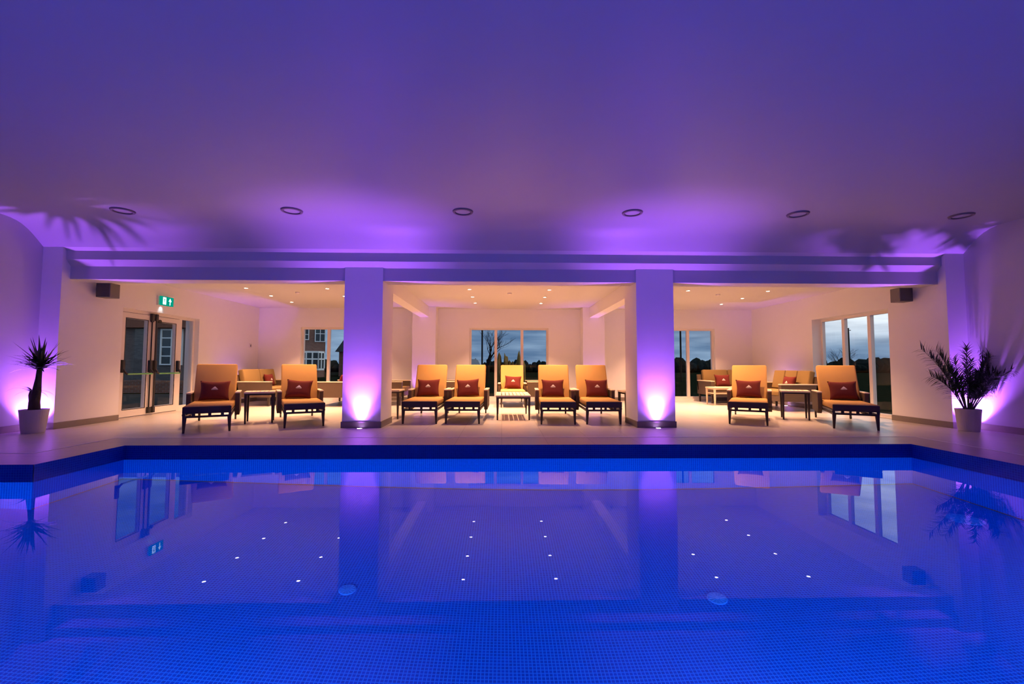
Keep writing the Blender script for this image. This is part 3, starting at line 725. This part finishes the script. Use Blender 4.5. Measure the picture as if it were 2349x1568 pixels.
# ------------------------------------------------------------------ outside
b = MB(); b.box((-160,13.5,-.3),(160,240,-.04)); b.box((-160,-20,-.3),(HL-.3,13.5,-.04)); b.box((HR+.3,-20,-.3),(160,13.5,-.04))
struct(b.build('ground', M['grass']))
def house(name, label, x0, x1, y0, y1, h, roofh, wallm, roofm, wins, bay=None, rz=0):
    t = tag(empty(name, ((x0+x1)/2, y0, -.04), R(rz)), label, 'building'); W = (x1-x0)/2; D = y1-y0
    MB().box((-W,0,0),(W,D,h)).build('wall', wallm, t)
    MB().prism([(-.3,h),(D+.3,h),(D/2,h+roofh)], 'x', -W-.3, W+.3).build('roof', roofm, t)
    for (cx, z, w, hh, nx, nz) in wins:
        f = MB(); f.box((cx-w/2,-.08,z),(cx+w/2,-.0,z+.07)); f.box((cx-w/2,-.08,z+hh-.07),(cx+w/2,0,z+hh)); f.box((cx-w/2,-.08,z+.07),(cx-w/2+.07,0,z+hh-.07)); f.box((cx+w/2-.07,-.08,z+.07),(cx+w/2,0,z+hh-.07))
        for k in range(1,nx): x = cx-w/2+w*k/nx; f.box((x-.03,-.07,z+.07),(x+.03,0,z+hh-.07))
        for k in range(1,nz): zz = z+hh*k/nz; f.box((cx-w/2+.07,-.065,zz-.03),(cx+w/2-.07,0,zz+.03))
        wf = f.build('window', M['winwhite'], t)
        MB().box((cx-w/2+.05,-.03,z+.05),(cx+w/2-.05,-.01,z+hh-.05)).build('pane', M['winglass'], wf)
    if bay:
        cx, z, w, hh, dp = bay
        f = MB(); pl = [(cx-w/2,0),(cx-w/2+.5,-dp),(cx+w/2-.5,-dp),(cx+w/2,0)]
        f.prism(pl, 'z', z+hh-.16, z+hh); f.prism(pl, 'z', z, z+.16)
        for a, c in zip(pl[:-1], pl[1:]):
            n = 2 if abs(c[0]-a[0]) < .8 else 4
            for k in range(n+1):
                x = a[0]+(c[0]-a[0])*k/n; y = a[1]+(c[1]-a[1])*k/n; f.box((x-.06,y-.06,z+.16),(x+.06,y+.06,z+hh-.16))
            mtx = Matrix.Translation((a[0],a[1],0)) @ Matrix.Rotation(math.atan2(c[1]-a[1],c[0]-a[0]),4,'Z'); ln = math.hypot(c[0]-a[0],c[1]-a[1])
            f.box((0,-.05,z+hh*.55),(ln,.05,z+hh*.55+.12), mtx)
        wf = f.build('bay_window', M['winwhite'], t)
        MB().prism([(cx-w/2+.1,0),(cx-w/2+.55,-dp+.06),(cx+w/2-.55,-dp+.06),(cx+w/2-.1,0)], 'z', z+.15, z+hh-.15).build('pane', M['winglass'], wf)
        MB().prism([(cx-w/2+.03,0),(cx-w/2+.52,-dp+.03),(cx+w/2-.52,-dp+.03),(cx+w/2-.03,0)], 'z', 0, z).build('bay_wall', wallm, t)
    return t
house('brick_house', 'red brick house with white bay window, seen through the left rear window', -24, -15.9, 40, 48, 5.6, 3.2, M['brick'], M['roof'],
      [(.2+2.0,3.35,.95,1.5,2,3),(3.6,3.2,.9,1.5,2,2)], bay=(2.5,.62,3.0,1.72,.8), rz=21.8)
house('brick_annex', 'lower slate roofed brick building right of the bay windowed house', -16.0, -9.5, 44.5, 49, 2.4, 1.4, M['brick'], M['slate'], [(-1.9,.55,1.5,1.7,2,2)])
house('grey_cottage', 'grey brick cottage with tiled roof, seen through the exit door', -27, -14.6, 24, 30, 3.0, 2.2, M['greybrick'], M['roof'], [(3.45,1.05,1.15,1.9,2,4)])
t = tag(MB().box((-22,17.2,-.04),(-9.5,17.5,.42)).build('garden_wall', M['brick']), 'low brick garden wall outside the exit door', 'wall')
t = tag(MB().box((-20,8.0,-.04),(HL-.31,16.5,-.03)).build('terrace', M['paving']), 'paved terrace strip outside the exit door', 'paving')
# telegraph poles
for x, y, h, lab in ((-1.32,30,7,'dark telegraph pole in the left pane of the middle window'),(12.05,30,7,'dark telegraph pole seen through the right rear window'),(47.2,60,6.3,'tall telegraph pole seen through the right side window')):
    t = tag(empty('telegraph_pole', (x,y,-.04)), lab, 'pole', 'telegraph poles outside')
    MB().tube([(0,0,0),(0,0,h)], [.13,.10] if h < 6.5 and y > 50 else [.06,.05], 10).build('pole', M['pole'], t)
    MB().box((-.35,-.04,h-.35),(.35,.04,h-.27)).build('crossarm', M['pole'], t)
# bare tree in the middle window
def bare_tree(x, y, h, seed, label):
    t = tag(empty('bare_tree', (x,y,-.04)), label, 'tree'); rn = random.Random(seed); tk = MB(); br = MB()
    tk.tube([(0,0,0),(.05,0,h*.2),(0,0,h*.4)], [h*.035,h*.028,h*.02], 8)
    def grow(p, d, L, r, lv):
        q = p + d*L*.5 + Vector((rn.uniform(-.1,.1),rn.uniform(-.1,.1),.03))*L; e = p + d*L
        br.tube([p,q,e], [r,r*.75,r*.5], 5)
        if lv == 0: return
        for k in range(3):
            nd = (d + Vector((rn.uniform(-.8,.8),rn.uniform(-.8,.8),rn.uniform(-.1,.6)))).normalized(); grow(q if k == 0 else e, nd, L*.68, r*.5, lv-1)
    for k in range(5): grow(Vector((0,0,h*(.25+.035*k))), Vector((rn.uniform(-.8,.8),rn.uniform(-.8,.8),.8)).normalized(), h*.26, h*.014, 4)
    tk.build('trunk', M['pole'], t); br.build('branches', M['pole'], t)
bare_tree(-.9, 28, 3.6, 5, 'bare winter tree in the left pane of the middle window')
bare_tree(30.3, 39, 3.0, 8, 'small bare tree seen through the right side window')
def hedge(name, x0, x1, y, h, label, mat, rough=.35, seed=1, d=2.):
    rn = random.Random(seed); m = MB(); n = max(8, int((x1-x0)/ (h*.35)))
    for k in range(n):
        x = x0+(x1-x0)*(k+.5)/n; r = (x1-x0)/n*.9; hh = h*(1-rough*rn.random())
        bm2 = bmesh.new(); bmesh.ops.create_icosphere(bm2, subdivisions=2, radius=1)
        bm2.verts.index_update()
        V = [(x+v.co.x*r*(1+.25*rn.uniform(-1,1)), y+v.co.y*d*.5, hh*.45+v.co.z*hh*.55*(1+.18*rn.uniform(-1,1))) for v in bm2.verts]
        m._add(V, [[v.index for v in f_.verts] for f_ in bm2.faces]); bm2.free()
    return tag(m.build(name, mat), label, 'hedge', kind='stuff')
hedge('hedgerow', -60, 24, 75, 2.15, 'dark hedgerow on the horizon beyond the middle window', M['hedge'], .4, 2, 4)
hedge('hedgerow', 28.5, 130, 75, 2.7, 'dark tree line on the horizon beyond the right hand windows', M['hedge'], .5, 3, 4)
hedge('beech_hedge', -.2, 1.0, 20, 1.62, 'yellow brown shrubs in the middle pane of the middle window', M['beech'], .3, 4, 1)
# van
t = tag(empty('parked_van', (-2.15,21.5,-.04)), 'pale grey van parked outside the left pane of the middle window', 'van')
v = MB(); v.prism([(-1.3,.3),(1.2,.3),(1.25,.85),(1.05,1.30),(.95,1.36),(-1.25,1.36),(-1.35,1.2)], 'y', -.75, .75); v.build('body', M['van'], t)
v = MB(); v.box((-.9,-.76,.85),(.75,-.745,1.2)); v.build('side_window', M['winglass'], t)
for x in (-.85,.8): MB().lathe([(.3,-.1),(.3,.1)], n=20, mtx=Matrix.Translation((x,-.7,.3)) @ Matrix.Rotation(PI/2,4,'X')).build('wheel', M['black'], t)

# ------------------------------------------------------------------ dusk sky
w = bpy.data.worlds.new('dusk_sky'); sc.world = w; w.use_nodes = True; nt = w.node_tree; nt.nodes.clear()
out = N(nt, 'ShaderNodeOutputWorld'); bg = N(nt, 'ShaderNodeBackground', Strength=1.)
tc = N(nt, 'ShaderNodeTexCoord'); sep = N(nt, 'ShaderNodeSeparateXYZ'); nt.links.new(tc.outputs['Generated'], sep.inputs[0])
mp = N(nt, 'ShaderNodeMapping'); mp.inputs['Scale'].default_value = (2.5, 2.5, 22); nt.links.new(tc.outputs['Generated'], mp.inputs[0])
nz = N(nt, 'ShaderNodeTexNoise', Scale=2.2, Detail=6.); nt.links.new(mp.outputs[0], nz.inputs['Vector'])
rp = N(nt, 'ShaderNodeValToRGB'); rp.color_ramp.elements[0].position = .35; rp.color_ramp.elements[0].color = (.11,.20,.35,1); rp.color_ramp.elements[1].position = .7; rp.color_ramp.elements[1].color = (.32,.46,.64,1)
nt.links.new(nz.outputs['Fac'], rp.inputs[0])
# lighter toward the right, a little above the horizon
mr = N(nt, 'ShaderNodeMapRange'); mr.inputs['From Min'].default_value = .35; mr.inputs['From Max'].default_value = .62; nt.links.new(sep.outputs['X'], mr.inputs['Value'])
mz = N(nt, 'ShaderNodeMapRange'); mz.inputs['From Min'].default_value = .035; mz.inputs['From Max'].default_value = .10; nt.links.new(sep.outputs['Z'], mz.inputs['Value'])
mu = N(nt, 'ShaderNodeMath', operation='MULTIPLY'); nt.links.new(mr.outputs[0], mu.inputs[0]); nt.links.new(mz.outputs[0], mu.inputs[1])
mu2 = N(nt, 'ShaderNodeMath', operation='MULTIPLY'); nt.links.new(mu.outputs[0], mu2.inputs[0]); nt.links.new(nz.outputs['Fac'], mu2.inputs[1])
mx = N(nt, 'ShaderNodeMix', data_type='RGBA'); mx.inputs[7].default_value = (2.0,2.05,2.0,1); nt.links.new(mu2.outputs[0], mx.inputs[0]); nt.links.new(rp.outputs[0], mx.inputs[6])
nt.links.new(mx.outputs[2], bg.inputs[0]); nt.links.new(bg.outputs[0], out.inputs[0])
# gentle limits so the small bright lamps do not sparkle
sc.cycles.sample_clamp_indirect = 4.0
sc.cycles.max_bounces = 9; sc.cycles.diffuse_bounces = 5; sc.cycles.glossy_bounces = 5; sc.cycles.transmission_bounces = 6; sc.cycles.transparent_max_bounces = 8
